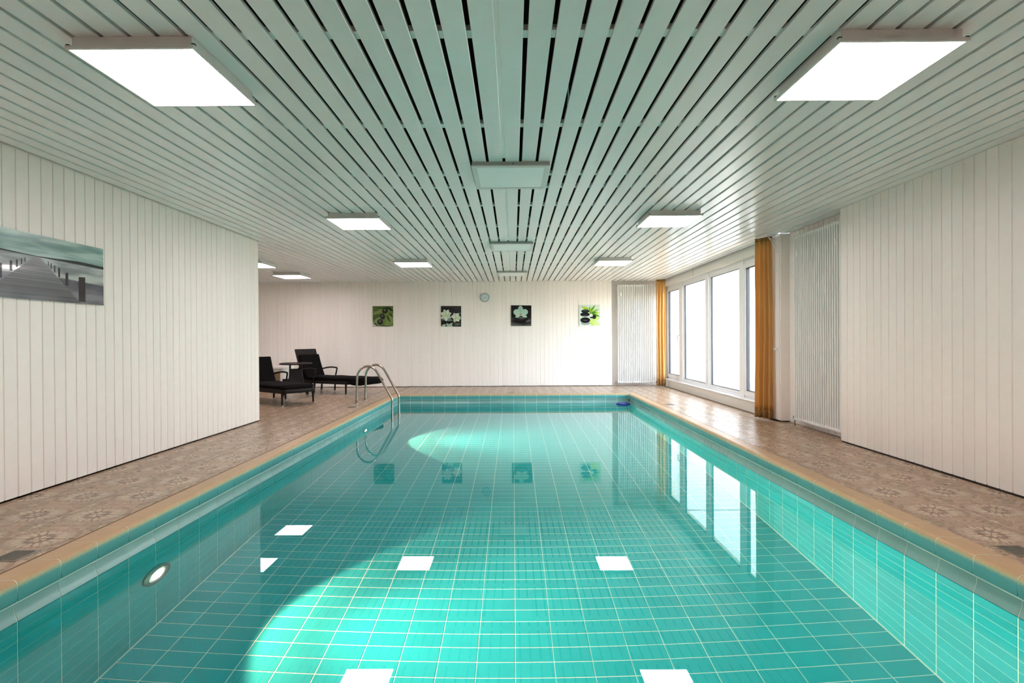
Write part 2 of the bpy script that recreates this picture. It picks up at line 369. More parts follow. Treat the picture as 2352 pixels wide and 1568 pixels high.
# ------------------------------------------------------------------ floor (deck) with floral tiles
TL = .2166
deck = MB()
for b in [(XL-.1, PXL-.155, YN, YB+.2), (XA, XL-.1, YL-.05, YB+.2), (PXR+.155, 4.1, YN, YB+.25), (PXL-.155, PXR+.155, PY1+.155, YB+.25), (PXL-.155, PXR+.155, YN, PY0-.155)]:
    deck.box(b[0], b[1], b[2], b[3], -.25, -.004)
deck = struct(deck.build('floor', M_DECKGROUT), 'brown pool deck of floral patterned ceramic tiles', 'floor')
rects = [(XL-.01, PXL-.163, YN, YB+.01), (XA, XL-.01, YL, YB+.01), (PXR+.163, 3.76, YN, YB+.19), (3.76, 3.925, YR, 7.36), (PXL-.163, PXR+.163, PY1+.163, YB+.01), (2.50, PXR+.163, YB+.01, YB+.19), (PXL-.163, PXR+.163, YN, PY0-.163)]
def inview(x, y, z=0):
    v = Vector((x, y, z-CAMH)); d = v.dot(_f.normalized())
    if d <= .3: return None
    return W/2+FPX*v.dot(_r.normalized())/d, H/2-FPX*v.dot(_u.normalized())/d, d
cells = []
for sg in (-1, 1):
    for j in range(-13, 26):
        a0, a1 = 2.667+TL*j, 2.667+TL*(j+1)
        if a1 <= 0: continue
        a0 = max(a0, .001); xa, xb = (a0, a1) if sg > 0 else (-a1, -a0)
        for i in range(-28, 50):
            ya, yb = 3.127+TL*i, 3.127+TL*(i+1)
            for r in rects:
                x0, x1, y0, y1 = max(xa, r[0]), min(xb, r[1]), max(ya, r[2]), min(yb, r[3])
                if x1-x0 > .015 and y1-y0 > .015: cells.append((x0+.0012, x1-.0012, y0+.0012, y1-.0012))
def area(cl):
    cx, cy = (cl[0]+cl[1])/2, (cl[2]+cl[3])/2; q = inview(cx, cy)
    if not q or not (-60 < q[0] < W+60 and q[1] < H+60): return 0
    if cx < XL and q[0] < 590: return 0
    if abs(cx) < 2.6 and cy < 2: return 0
    return (cl[1]-cl[0])*(cl[3]-cl[2])/q[2]**3
cells.sort(key=area, reverse=True)
cache = {}
for cl in cells[:300]:
    w, d = round(cl[1]-cl[0], 4), round(cl[3]-cl[2], 4)
    if (w, d) not in cache: cache[(w, d)] = MB().cham(-w/2, w/2, -d/2, d/2, -.012, 0, .0015).mesh('tile', M_DECK)
    link('tile', cache[(w, d)], deck, ((cl[0]+cl[1])/2, (cl[2]+cl[3])/2, random.uniform(-.0008, .0004)))
rest = MB()
for cl in cells[300:]: rest.cham(cl[0], cl[1], cl[2], cl[3], -.012, 0, .0015)
tag(rest.build('tile_field', M_DECK, deck, fix=False), kind='stuff')

# ------------------------------------------------------------------ swimming pool
pool = thing('swimming_pool', 'rectangular indoor pool lined with turquoise tiles and tan rounded coping', 'swimming pool', (0, 0, 0))
PW = PXR-PXL
pfl = MB().box(PXL-.1, PXR+.1, PY0-.1, PY1+.1, ZF-.2, ZF-.002).build('pool_floor', M_GROUT, pool)
fc = []
for i in range(-10, 10):
    x0, x1 = max(i*.25, PXL+.004), min((i+1)*.25, PXR-.004)
    for j in range(-17, 64):
        y0, y1 = max(3.205+.13*j, PY0), min(3.205+.13*(j+1), PY1)
        if y1-y0 > .02 and x1-x0 > .02: fc.append((x0+.003, x1-.003, y0+.003, y1-.003))
def farea(c):
    cx, cy = (c[0]+c[1])/2, (c[2]+c[3])/2; q = inview(cx, cy, -1.15)
    if not q or not (-40 < q[0] < W+40 and q[1] < H+60): return 0
    return (c[1]-c[0])*(c[3]-c[2])/q[2]**3
fc.sort(key=farea, reverse=True); cache = {}
for c in fc[:300]:
    w, d = round(c[1]-c[0], 4), round(c[3]-c[2], 4)
    if (w, d) not in cache: cache[(w, d)] = MB().cham(-w/2, w/2, -d/2, d/2, -.01, 0, .0015).mesh('floor_tile', M_PTILE)
    link('floor_tile', cache[(w, d)], pfl, ((c[0]+c[1])/2, (c[2]+c[3])/2, ZF))
rest = MB()
for c in fc[300:]: rest.cham(c[0], c[1], c[2], c[3], ZF-.01, ZF, .0015)
tag(rest.build('floor_tile_field', M_PTILE, pfl, fix=False), kind='stuff')
ZT = -.205                                            # top of the wall tiles
walls = {'L': ('y', PXL, PY0, PY1, PI/2), 'R': ('y', PXR, PY0, PY1, -PI/2), 'B': ('x', PY1, PXL, PXR, 0), 'N': ('x', PY0, PXL, PXR, PI)}
LIGHT_Y, LIGHT_Z = (3.57, 8.62), -.785
wt = []
for key, (axis, pos, a, b, rot) in walls.items():
    t0 = .0022
    bed = {'L': (PXL-.3, PXL-t0, PY0-.3, PY1+.3), 'R': (PXR+t0, PXR+.3, PY0-.3, PY1+.3), 'B': (PXL, PXR, PY1+t0, PY1+.3), 'N': (PXL, PXR, PY0-.3, PY0-t0)}[key]
    slab = MB().box(bed[0], bed[1], bed[2], bed[3], ZF-.2, ZT-.005).build('pool_wall', M_GROUT, pool)
    ph = 3.075 if axis == 'y' else 0.
    for i in range(-20, 40):
        s0, s1 = max(ph+.25*i, a), min(ph+.25*(i+1), b)
        if s1-s0 < .02: continue
        for r in range(11):
            z1, z0 = ZT-.125*r, max(ZT-.125*(r+1), ZF+.002)
            if z1-z0 < .02: continue
            if key in 'LR': vis = 1/max((s0+s1)/2, .1)**2 if s0 > 2.3 else 0
            elif key == 'B': vis = .9/PY1**2
            else: vis = 0
            wt.append((vis*(1.0 if r > 0 else 1.2), key, s0+.003, s1-.003, z0+.0025, z1-.0025, slab))
wt.sort(key=lambda q: -q[0]); cache = {}; rests = {}
for n, (vis, key, s0, s1, z0, z1, slab) in enumerate(wt):
    axis, pos, a, b, rot = walls[key]; w, h = round(s1-s0, 4), round(z1-z0, 4); sc_, zc_ = (s0+s1)/2, (z0+z1)/2
    if n < 300:
        if (w, h) not in cache: cache[(w, h)] = MB().cham(-w/2, w/2, -h/2, h/2, -.012, 0, .0015, 'y').mesh('wall_tile', M_PTILE)
        link('wall_tile', cache[(w, h)], slab, ((pos, sc_, zc_) if axis == 'y' else (sc_, pos, zc_)), (0, 0, rot))
    else:
        mb, _ = rests.setdefault(key, (MB(), slab)); k0_ = len(mb.v); mb.cham(-w/2, w/2, -h/2, h/2, -.012, 0, .0015, 'y')
        cs, sn = math.cos(rot), math.sin(rot); ox, oy = (pos, sc_) if axis == 'y' else (sc_, pos)
        for q in range(k0_, len(mb.v)):
            x, y, z = mb.v[q]; mb.v[q] = (x*cs-y*sn+ox, x*sn+y*cs+oy, z+zc_)
for key, (mb, slab) in rests.items(): tag(mb.build('wall_tile_field', M_PTILE, slab, fix=False), kind='stuff')
# coping and finger-grip tiles.  profile: s = distance outward from the pool face
def arc(cx, cz, r, a0, a1, n): return [(cx+r*math.cos(math.radians(a0+(a1-a0)*i/n)), cz+r*math.sin(math.radians(a0+(a1-a0)*i/n))) for i in range(n+1)]
COPE = [(.158, -.11), (.158, .0), (.10, .002), (.06, .005)]+arc(.026, -.021, .026, 90, 180, 6)+[(.0, -.098), (.004, -.106), (.012, -.110)]
GRIP = [(.075, -.203), (.075, -.111), (.021, -.111), (.0205, -.125), (.019, -.140), (.0155, -.158), (.010, -.176), (.004, -.192), (.001, -.203)]
def coping_run(key):
    axis, pos, a, b, rot = walls[key]; ph = 3.075 if axis == 'y' else 0.
    if axis == 'x': ext = 0
    for i in range(-20, 40):
        s0, s1 = max(ph+.25*i, a), min(ph+.25*(i+1), b)
        if s1-s0 < .02: continue
        if axis == 'y' and s1 >= b-1e-6: e1 = .158
        else: e1 = 0
        if axis == 'y' and s0 <= a+1e-6: e0 = .158
        else: e0 = 0
        w = round(s1-s0, 4); mid = (s0+s1)/2
        for nm, prof, m, x0, x1 in (('coping_tile', COPE, M_COPE, -w/2-e0+.0022, w/2+e1-.0022), ('grip_tile', GRIP, M_GRIP, -w/2+.0025, w/2-.0025)):
            ck = (nm, w, e0, e1, key in 'LB')
            if nm == 'grip_tile': ck = (nm, w, key in 'LB')
            if ck not in CC:
                # local frame: +y is outward from the pool
                flip = -1 if key in 'RN' and axis == 'y' else 1
                CC[ck] = MB().prism(prof, 'x', x0 if flip > 0 else -x1, x1 if flip > 0 else -x0).mesh(nm, m, smooth=True, fix=True)
            link(nm, CC[ck], pool, ((pos, mid, 0) if axis == 'y' else (mid, pos, 0)), (0, 0, rot))
CC = {}
for key in walls: coping_run(key)
# mortar bed behind and grout in the joints
for key, (axis, pos, a, b, rot) in walls.items():
    e = .154 if axis == 'y' else 0
    cg = [(s+.0007, z-.0006) for s, z in COPE[:-3]]+[(.0045, -.1095), (.0045, -.1116), (.03, -.1116)]
    gg = [(.08, -.205)]+[(.08, -.109)]+[(s+.002, z) for s, z in GRIP[2:]]
    for nm, prof in (('coping_joint', cg), ('grip_joint', gg)):
        ee = e if nm == 'coping_joint' else 0
        me = MB().prism(prof, 'x', -(b-a)/2-ee, (b-a)/2+ee).mesh(nm, M_GROUT if nm == 'grip_joint' else M_GROUT, fix=True)
        link(nm, me, pool, ((pos, (a+b)/2, 0) if axis == 'y' else ((a+b)/2, pos, 0)), (0, 0, rot))
tag(MB().box(PXL-.05, PXR+.05, PY0-.05, PY1+.05, ZF-.1, ZW).build('pool_water', M_WATER), 'still clear turquoise pool water reflecting the lamps and windows', 'water', kind='stuff')

# ------------------------------------------------------------------ underwater lamps
for i, y in enumerate(LIGHT_Y):
    l = thing('pool_lamp', ['glowing round underwater lamp low on the pool wall nearer the viewer', 'glowing round underwater lamp on the pool wall near the ladder'][i], 'lamp', (PXL, y, LIGHT_Z), 0, 'underwater lamps')
    MB().lathe([(.0, -.0), (.132, -.0), (.134, .012), (.126, .02), (.098, .024), (.092, .018), (.088, .004)], 'x', seg=36).build('rim', M_STEELD, l, smooth=True)
    MB().lathe([(.0, .012), (.05, .014), (.082, .010), (.088, .003)], 'x', seg=32).build('lens', M_LENS, l, smooth=True)
    MB().lathe([(.0, .019), (.052, .018), (.066, .014)], 'x', seg=32).build('bulb', M_POOLGLOW, l, smooth=True)
    ld = bpy.data.lights.new('pool_lamp_beam', 'SPOT'); ld.energy = SPOT_WATT; ld.spot_size = math.radians(96); ld.spot_blend = .14; ld.shadow_soft_size = .03; ld.color = (1, .38, .25)
    lc = bpy.data.lights.new('pool_lamp_core', 'SPOT'); lc.energy = CORE_WATT; lc.spot_size = math.radians(74); lc.spot_blend = .9; lc.shadow_soft_size = .03; lc.color = (1, .88, .70)
    lo = bpy.data.objects.new('beam_core', lc); COL.objects.link(lo); lo.parent = l; lo.location = (.06, 0, 0); lo.rotation_euler = Vector((1, 0, 0)).to_track_quat('-Z', 'Y').to_euler()
    lo = bpy.data.objects.new('beam', ld); COL.objects.link(lo); lo.parent = l; lo.location = (.06, 0, 0); lo.rotation_euler = Vector((1, 0, -.02)).to_track_quat('-Z', 'Y').to_euler()

# ------------------------------------------------------------------ ladder
lad = thing('pool_ladder', 'stainless steel pool ladder with two curved handrails at the far corner', 'ladder', (0, 0, 0))
def smooth_path(pts, n=8):
    out = []; q = [Vector(pts[0])]+[Vector(p) for p in pts]+[Vector(pts[-1])]
    for i in range(1, len(q)-2):
        for k in range(n):
            s = k/n; a, b, c, d = q[i-1:i+3]
            out.append(.5*((2*b)+(c-a)*s+(2*a-5*b+4*c-d)*s*s+(3*b-a-3*c+d)*s**3))
    return out+[Vector(pts[-1])]
for y in (9.74, 10.32):
    top = [(-2.97, 0), (-2.962, .25), (-2.952, .50), (-2.915, .61), (-2.83, .685), (-2.72, .70), (-2.62, .645), (-2.555, .55), (-2.43, .325), (-2.335, .155), (-2.305, .09), (-2.296, .0), (-2.296, -.4), (-2.296, -1.05)]
    MB().tube(smooth_path([(x, y, z) for x, z in top], 6), .021, 12).build('handrail', M_STEEL, lad, smooth=True)
    MB().lathe([(.0, .018), (.03, .018), (.048, .010), (.05, .0)], 'z', (-2.97, y, 0), 24).build('foot_flange', M_STEELD, lad, smooth=True)
    MB().tube([(-2.296, y, -1.02), (-2.47, y, -1.05)], .018, 10).build('wall_buffer', M_STEELD, lad, smooth=True)
for z in (-.38, -.64, -.90): bevel(B('tread', (-2.34, -2.25, 9.75, 10.31, z-.018, z+.012), M_STEELD, lad), .008)

# ------------------------------------------------------------------ floor drains
for i, (x, y, lab) in enumerate([(-2.795, 2.88, 'square steel floor drain at the left edge, beside the near coping'), (2.81, 2.88, 'square steel floor drain at the right edge, beside the near coping'),
                                 (2.83, 9.33, 'square steel floor drain on the bright deck under the windows'), (-.05, 11.53, 'square steel floor drain behind the far end of the pool'), (-2.90, 9.22, 'square steel floor drain in front of the ladder')]):
    d = thing('floor_drain', lab, 'drain', (x, y, 0), 0, 'floor drains')
    s = .075
    MB().box(-s, s, -s, -s+.01, -.004, .003).box(-s, s, s-.01, s, -.004, .003).box(-s, -s+.01, -s+.01, s-.01, -.004, .003).box(s-.01, s, -s+.01, s-.01, -.004, .003).build('drain_frame', M_STEELD, d)
    B('drain_pit', (-s+.01, s-.01, -s+.01, s-.01, -.004, .0005), M_BLACK, d)
    for k in range(8):
        xx = -s+.018+k*.0163; B('drain_bar', (xx, xx+.0075, -s+.01, s-.01, .0, .0028), M_STEELD, d)

# ------------------------------------------------------------------ ceiling lamps
def led(x, y, label, group):
    l = thing('led_panel_lamp', label, 'ceiling lamp', (x, y, ZC), 0, group); zb = 2.606-ZC; f = .312
    b = B('housing', (-.292, .292, -.292, .292, zb+.017, -.0005), M_LAMPMETAL, l); bevel(b, .003)
    MB().box(-f, f, -f, -.30, zb, zb+.014).box(-f, f, .30, f, zb, zb+.014).box(-f, -.30, -.30, .30, zb, zb+.014).box(.30, f, -.30, .30, zb, zb+.014).build('frame', M_LAMPMETAL, l)
    B('back_plate', (-f, f, -f, f, zb+.0135, zb+.017), M_LAMPMETAL, l)
    B('diffuser', (-.30, .30, -.30, .30, zb+.002, zb+.012), M_PANEL, l)
    for sx in (-1, 1):
        for sy in (-1, 1): B('corner_clip', tuple(sorted((sx*.296, sx*.312)))+tuple(sorted((sy*.292, sy*.306)))+(zb+.017, zb+.026), M_BLACK, l)
for x, y, lab in [(-1.842, 2.80, 'large glowing square ceiling lamp at the upper left, nearest the viewer'), (1.876, 2.785, 'large glowing square ceiling lamp at the upper right, nearest the viewer'),
                  (-1.858, 6.30, 'glowing square ceiling lamp left of centre, middle row over the pool'), (1.882, 6.265, 'glowing square ceiling lamp right of centre, middle row over the pool'),
                  (-1.866, 9.735, 'glowing square ceiling lamp over the pool above the leftmost print'), (1.864, 9.69, 'glowing square ceiling lamp over the pool above the rightmost print')]:
    led(x, y, lab, 'lit panels over the pool')
for x, lab in ((-1.85, 'glowing square ceiling lamp behind the viewpoint, over the near left deck'), (1.88, 'glowing square ceiling lamp behind the viewpoint, over the near right deck')): led(x, -.69, lab, 'lit panels over the pool')   # the grid of lamps goes on at its 3.47 m spacing
led(-4.90, 11.46, 'glowing square ceiling lamp above the sun loungers near the back wall', 'lit panels in the alcove')
led(-4.885, 9.69, 'glowing square ceiling lamp half hidden by the end of the left wall', 'lit panels in the alcove')
for y, lab in [(4.63, 'largest unlit square ceiling lamp on the centre line of the ceiling'), (8.14, 'middle unlit square ceiling lamp on the centre line of the ceiling'), (11.51, 'small unlit square ceiling lamp farthest along the centre line, above the clock')]:
    l = thing('unlit_panel_lamp', lab, 'ceiling lamp', (-.013, y, ZC), 0, 'unlit panels on the centre line'); f = .325
    bevel(B('housing', (-f, f, -f, f, -.032, -.0005), M_GREYMETAL, l), .003)
    MB().box(-f-.004, f+.004, -f-.004, -.285, -.042, -.032).box(-f-.004, f+.004, .285, f+.004, -.042, -.032).box(-f-.004, -.285, -.285, .285, -.042, -.032).box(.285, f+.004, -.285, .285, -.042, -.032).build('frame', M_LAMPMETAL, l)
    B('diffuser', (-.285, .285, -.285, .285, -.039, -.032), M_OPAL, l)
    MB().lathe([(0, -.006), (.005, -.004), (.005, 0)], 'y', (.02, -f, -.02), 10).build('sensor', M_BLACK, l)

# ------------------------------------------------------------------ window
win = struct(thing('window_1', 'four-part white framed floor-to-ceiling window onto a courtyard', 'window', (0, 0, 0)), 'four-part white framed window onto a courtyard', 'window')
WX0, WX1 = 3.915, 3.985; Z0, Z1 = .19, 2.50
def wbar(nm, y0, y1, z0, z1, x0=WX0, x1=WX1, m=None): return bevel(B(nm, (x0, x1, y0, y1, z0, z1), m or M_FRAME, win), .004)
wbar('frame', 7.74, YB, Z0-.015, Z0+.045); wbar('frame', 7.74, YB, Z1-.06, Z1+.015); wbar('frame', YB-.055, YB, Z0, Z1); wbar('frame', 7.74, 7.80, Z0, Z1)
for a, b in ((11.90, 12.08), (10.31, 10.49), (8.75, 8.92)): wbar('mullion', a, b, Z0-.012, Z1+.01, WX0-.02)
panes = [(12.08, YB-.055, True), (10.49, 11.90, False), (8.92, 10.31, False), (7.80, 8.75, True)]
for y0, y1, sash in panes:
    w = .075 if sash else .035; za, zb = Z0+.045, Z1-.06; xf = WX0-.018 if sash else WX0+.004
    s = MB().box(xf, WX1-.01, y0, y1, za, za+w).box(xf, WX1-.01, y0, y1, zb-w, zb).box(xf, WX1-.01, y0, y0+w, za+w, zb-w).box(xf, WX1-.01, y1-w, y1, za+w, zb-w).build('sash', M_FRAME, win)
    bevel(s, .005)
    e = .012
    MB().box(xf+.012, WX1-.02, y0+w, y0+w+e, za+w, zb-w).box(xf+.012, WX1-.02, y1-w-e, y1-w, za+w, zb-w).box(xf+.012, WX1-.02, y0+w, y1-w, za+w, za+w+e).box(xf+.012, WX1-.02, y0+w, y1-w, zb-w-e, zb-w).build('seal', M_SEAL, s)
    B('pane', (xf+.03, xf+.036, y0+w, y1-w, za+w, zb-w), M_GLASS, s)
    if y0 > 12:
        MB().tube(smooth_path([(xf, y0+.035, 1.26), (xf-.045, y0+.035, 1.26), (xf-.05, y0+.035, 1.22), (xf-.05, y0+.035, 1.12)], 5), .011, 10).build('handle', M_FRAME, s, smooth=True)
bevel(B('sill', (XW-.02, WX0+.005, 7.745, YB+.0, .168, .188), M_FRAME, win), .006)

# ------------------------------------------------------------------ courtyard outside
GY = 14.45
gr = tag(MB().box(4.15, 14, 2, GY+.3, -.25, .02).build('ground_courtyard', M_SAND), 'sandy gravel ground of the courtyard outside the window', 'ground', kind='structure')
cw = MB(); n = 120; xs = [4.15+.07*i for i in range(n)]
rows = []
for z in (0, 3.18, 3.185, 3.215, 3.22, 6.2):
    rows.append([(x+dx, GY+(.005 if k in (1, 2) else 0)+(.03 if 3.18 < z < 3.22 else 0), z) for x in xs for k, dx in enumerate((0, .012, .047, .058))])
cw.grid([r[::-1] for r in rows]); cw.box(4.15, 4.15+.07*n, GY+.05, GY+.3, 0, 6.2)
struct(cw.build('wall_courtyard', mat('white_ribbed_cladding', rgb(196, 197, 199), .6), fix=False), 'white vertically ribbed courtyard wall seen through the window', 'wall')
tree = thing('tree', 'leafy tree in the courtyard shading the ribbed wall', 'tree', (8.0, 11.6, .02))
MB().tube(smooth_path([(0, 0, -.1), (-.05, .02, 1.6), (-.3, .05, 3.2), (-.9, .1, 4.6)]), [.16]*8+[.13]*8+[.10]*9, 10).build('trunk', mat('grey_bark', rgb(110, 96, 84), .9), tree, smooth=True)
lf = MB()
for k in range(900):
    a, b, r = random.uniform(0, 2*PI), random.uniform(-1, 1), random.random()**.4
    c = Vector((-1.25+1.25*r*math.cos(a)*math.sqrt(1-b*b), .1+1.3*r*math.sin(a)*math.sqrt(1-b*b), 6.1+1.5*r*b))
    e = Vector((random.gauss(0, 1), random.gauss(0, 1), random.gauss(0, .6))).normalized(); g = e.cross(Vector((random.gauss(0, 1), random.gauss(0, 1), random.gauss(0, 1)))).normalized(); s = random.uniform(.07, .14)
    lf.add([c-e*s, c+g*s*.45, c+e*s, c-g*s*.45], [(0, 1, 2, 3)])
tag(lf.build('leaves', mat('green_leaf', rgb(84, 116, 52), .6), tree, fix=False), kind='stuff')

# ------------------------------------------------------------------ curtains
def curtain(A, Bp, folds, amp, label, z1, flare=.0, rows=26, nz=0, seed=1):
    rnd = random.Random(seed)
    c = thing('curtain', label, 'curtain', (0, 0, 0), 0, 'ochre curtains at the window')
    A, Bp = Vector(A), Vector(Bp); d = Bp-A; L = d.length; d.normalize(); nrm = Vector((d.y, -d.x)); N = folds*12
    ph = [rnd.uniform(.7, 1.3) for _ in range(folds+2)]
    def pt(s, z, off=0):
        h = z/z1; k = int(s*folds); a = amp*ph[min(k, folds)]*(.55+.45*min(1, (1-h)*6)) * (1+.25*math.sin(3*h+k))
        sq = 1-.10*math.sin(PI*min(1, max(0, h)))*0
        w = a*math.sin(s*folds*2*PI+.5*math.sin(2.2*h*PI+seed))
        u = s+.012*math.sin(9*s+4*h)+flare*(1-h)*(s-.5)
        q = A+d*(L*u*sq)+nrm*(w+off); return (q.x, q.y, z)
    def sheet(za, zb, n, nm, m, off, th):
        b = MB(); b.grid([[pt(i/N, za+(zb-za)*j/n, off) for i in range(N+1)] for j in range(n+1)])
        o = b.build(nm, m, c, smooth=True, fix=False); md = o.modifiers.new('thickness', 'SOLIDIFY'); md.thickness = th; md.offset = 0; return o
    sheet(.135, z1, rows, 'cloth', M_CURT, 0, .003); sheet(.025, .14, 3, 'hem', M_HEM, 0, .006)
    sheet(z1-.005, z1+.045, 1, 'heading_tape', M_HEM, 0, .004)
    return c
curtain((3.60, 7.68), (3.745, 7.47), 4, .036, 'long ochre curtain hanging beside the near radiator niche', ZC-.06, .10)
curtain((3.56, 12.86), (3.765, 12.80), 3, .030, 'narrow ochre curtain in the far window corner beside the back radiator', ZC-.06, .0, seed=4)
tr_ = tag(MB().box(3.735, 3.775, 7.36, 13.1, ZC-.014, ZC-.0005).build('curtain_track', M_FRAME), 'white curtain track along the ceiling edge above the window', 'curtain track')
tag(MB().tube(smooth_path([(3.70, 7.50, ZC-.02), (3.755, 7.44, ZC-.10), (3.79, 7.40, ZC-.22), (3.785, 7.385, ZC-.27), (3.768, 7.40, ZC-.26), (3.755, 7.43, ZC-.18), (3.71, 7.49, ZC-.03)]), .005, 6).build('pull_cord', M_FRAME, smooth=True), 'looped white cord hanging at the top of the near curtain', 'cord')
bevel(B('curtain_holder', (3.73, 3.789, 7.395, 7.43, 1.02, 1.05), M_FRAME), .004); tag(bpy.data.objects['curtain_holder'], 'small white curtain holder on the pillar beside the near curtain', 'holder')

# ------------------------------------------------------------------ radiators (local: sections along x, front towards -y)
def radiator(label, loc, rz, n, h, z0):
    r = thing('radiator', label, 'radiator', loc, rz, 'tall tubular radiators'); P_ = .046
    b = MB()
    for yy in (-.026, .026): b.tube([(0, yy, z0+.04), (0, yy, z0+h-.04)], .0118, 10, False)
    for z, s in ((z0+.04, -1), (z0+h-.04, 1)):
        b.lathe([(0, -.0228), (.019, -.0222), (.026, -.014), (.028, 0), (.026, .014), (.019, .0222), (0, .0228)], 'x', (0, 0, z), 16)
        for yy in (-.026, .026): b.lathe([(.0125, 0), (.019, s*.012), (.019, s*.028), (.012, s*.038), (0, s*.041)], 'z', (0, yy, z-s*.012), 12)
    me = b.mesh('section', M_LACQUER, smooth=True, fix=True)
    for i in range(n): link('section', me, r, ((i-(n-1)/2)*P_, 0, 0))
    e = n/2*P_
    for s in (-1, 1):
        MB().lathe([(0, .0), (.018, .0), (.018, .01), (.011, .014), (0, .014)], 'x', (0, 0, 0), 12).build('end_plug', M_STEELD, r, (s*e if s > 0 else -e-.014, 0, z0+h-.04))
        xx = s*(e-P_*2); MB().box(xx-.014, xx+.014, -.045, -.034, z0+h-.30, z0+h-.22).build('bracket_clip', M_LACQUER, r)
        MB().tube([(s*e, 0, z0+.04), (s*(e+.035), 0, z0+.04), (s*(e+.035), 0, -.0 if s < 0 else .0)], .009, 8).build('feed_pipe', M_STEELD, r, smooth=True)
        bevel(MB().box(s*(e+.035)-.018, s*(e+.035)+.018, -.02, .02, z0+.015, z0+.06).build('valve', M_STEELD, r), .006)
        B('wall_bracket', (xx-.012, xx+.012, .03, .094 if abs(rz) > .1 else .19, z0+h-.28, z0+h-.24), M_LACQUER, r)
    for k in (-.012, .0): pass
    return r
radiator('tall white tubular radiator in the niche beside the right board wall', (3.822, 6.49, 0), -PI/2, 22, 2.50, .07)
radiator('tall white tubular radiator on the back wall in the window corner', (3.12, YB-.02, 0), 0, 21, 2.52, .055)

# ------------------------------------------------------------------ prints
def flat(c, r=.18):
    nm = 'print_%d_%d_%d' % c; return mat(nm, rgb(*c), r, Coat_Weight=.15, Coat_Roughness=.05, Specular_IOR_Level=.25)
def ell(cx, cy, rx, ry, rot=0, n=22):
    cr, sr = math.cos(rot), math.sin(rot)
    return [(cx+rx*math.cos(2*PI*i/n)*cr-ry*math.sin(2*PI*i/n)*sr, cy+rx*math.cos(2*PI*i/n)*sr+ry*math.sin(2*PI*i/n)*cr) for i in range(n)]
def leaf(x0, y0, x1, y1, w, n=8):
    dx, dy = x1-x0, y1-y0; l = math.hypot(dx, dy); px, py = -dy/l*w, dx/l*w; s = [math.sin(PI*i/n)**.8 for i in range(n+1)]
    return [(x0+dx*i/n+px*s[i], y0+dy*i/n+py*s[i]) for i in range(n+1)]+[(x0+dx*i/n-px*s[i], y0+dy*i/n-py*s[i]) for i in range(n-1, 0, -1)]
def clip(poly):                     # Sutherland-Hodgman to the unit square
    for ax, lim, sg in ((0, 0, 1), (0, 1, -1), (1, 0, 1), (1, 1, -1)):
        out = []
        for i in range(len(poly)):
            a, b = poly[i-1], poly[i]; ia, ib = sg*(a[ax]-lim) >= 0, sg*(b[ax]-lim) >= 0
            if ia != ib:
                t_ = (lim-a[ax])/(b[ax]-a[ax]); out.append((a[0]+t_*(b[0]-a[0]), a[1]+t_*(b[1]-a[1])))
            if ib: out.append(b)
        poly = out
        if not poly: return []
    return poly
def picture(name, label, loc, rz, w, h, bgc, shapes, group=None, roll=0):
    p = thing(name, label, 'picture', loc, rz, group); p.rotation_euler = (0, roll, rz)
    bevel(B('glass_panel', (0, w, .004, .010, 0, h), mat('clear_edge_panel', rgb(150, 176, 164), .1), p), .001)
    for sx in (.08, w-.08): MB().lathe([(0, 0), (.012, 0), (.012, .0125), (0, .0125)], 'y', (sx, .010, h-.06), 10).build('stand_off', M_STEELD, p)
    b = MB(); mats = []; lay = 0
    for poly, c in [([(0, 0), (1, 0), (1, 1), (0, 1)], bgc)]+shapes:
        poly = clip(poly)
        if len(poly) < 3: continue
        m = c if not isinstance(c, tuple) else flat(c)
        if m not in mats: mats.append(m)
        b.cur = mats.index(m); ar = sum(poly[i-1][0]*poly[i][1]-poly[i][0]*poly[i-1][1] for i in range(len(poly)))
        if ar < 0: poly = poly[::-1]
        b.add([(x*w, .0038-lay*.00004, z*h) for x, z in poly], [tuple(range(len(poly)))]); lay += 1
    b.build('print', mats, p, fix=False)
    return p
K, DK, GS = (14, 14, 13), (46, 46, 44), (92, 92, 88)
def ball(cx, cy, rx, ry, rot=0): return [(ell(cx, cy, rx, ry, rot), (18, 19, 17)), (ell(cx-.01, cy+.015, rx*.72, ry*.68, rot), (40, 42, 38)), (ell(cx-.015, cy+.03, rx*.45, ry*.40, rot), (72, 74, 68)), (ell(cx-.015, cy+.04, rx*.2, ry*.18, rot), (112, 114, 106))]
G1, G2, G3 = (92, 118, 52), (64, 90, 34), (120, 140, 78)
s1 = [(leaf(-.1, .98, 1.1, 1.02, .16), (66, 92, 38)), (leaf(.0, .62, .9, .86, .12), G3), (leaf(.2, .0, .75, .95, .22), (104, 128, 60)), (leaf(-.1, .35, .45, .6, .12), G2), (leaf(.55, -.05, 1.15, .65, .16), G3),
      (leaf(.68, .58, .86, .2, .035), (26, 34, 16)), (leaf(.80, .68, 1.0, .45, .03), (26, 34, 16)), (leaf(.62, .98, 1.05, .74, .05), (22, 30, 14)), (leaf(.0, .82, .3, .8, .025), (46, 66, 24)),
      (leaf(.05, .22, .55, .42, .13), (128, 146, 92)), ([(0, 0), (1, 0), (1, .05), (.7, .01), (.45, .04), (.2, .03), (.05, .2), (0, .22)], (186, 188, 178)), (leaf(.02, .2, .25, .04, .03), (40, 44, 36)), (leaf(.2, .06, .9, .02, .02), (36, 44, 28))]
s1 += ball(.60, .78, .145, .14)+ball(.48, .50, .12, .155, .35)+ball(.36, .24, .145, .14)
FW, FS = (214, 226, 206), (188, 206, 180)
def flower(cx, cy, r, angs, w):
    o = []
    for i, a in enumerate(angs): o.append((leaf(cx, cy, cx+r*math.cos(math.radians(a)), cy+r*math.sin(math.radians(a)), w), FW if i % 2 else FS))
    return o+[(ell(cx, cy, .05, .07), (190, 200, 120))]
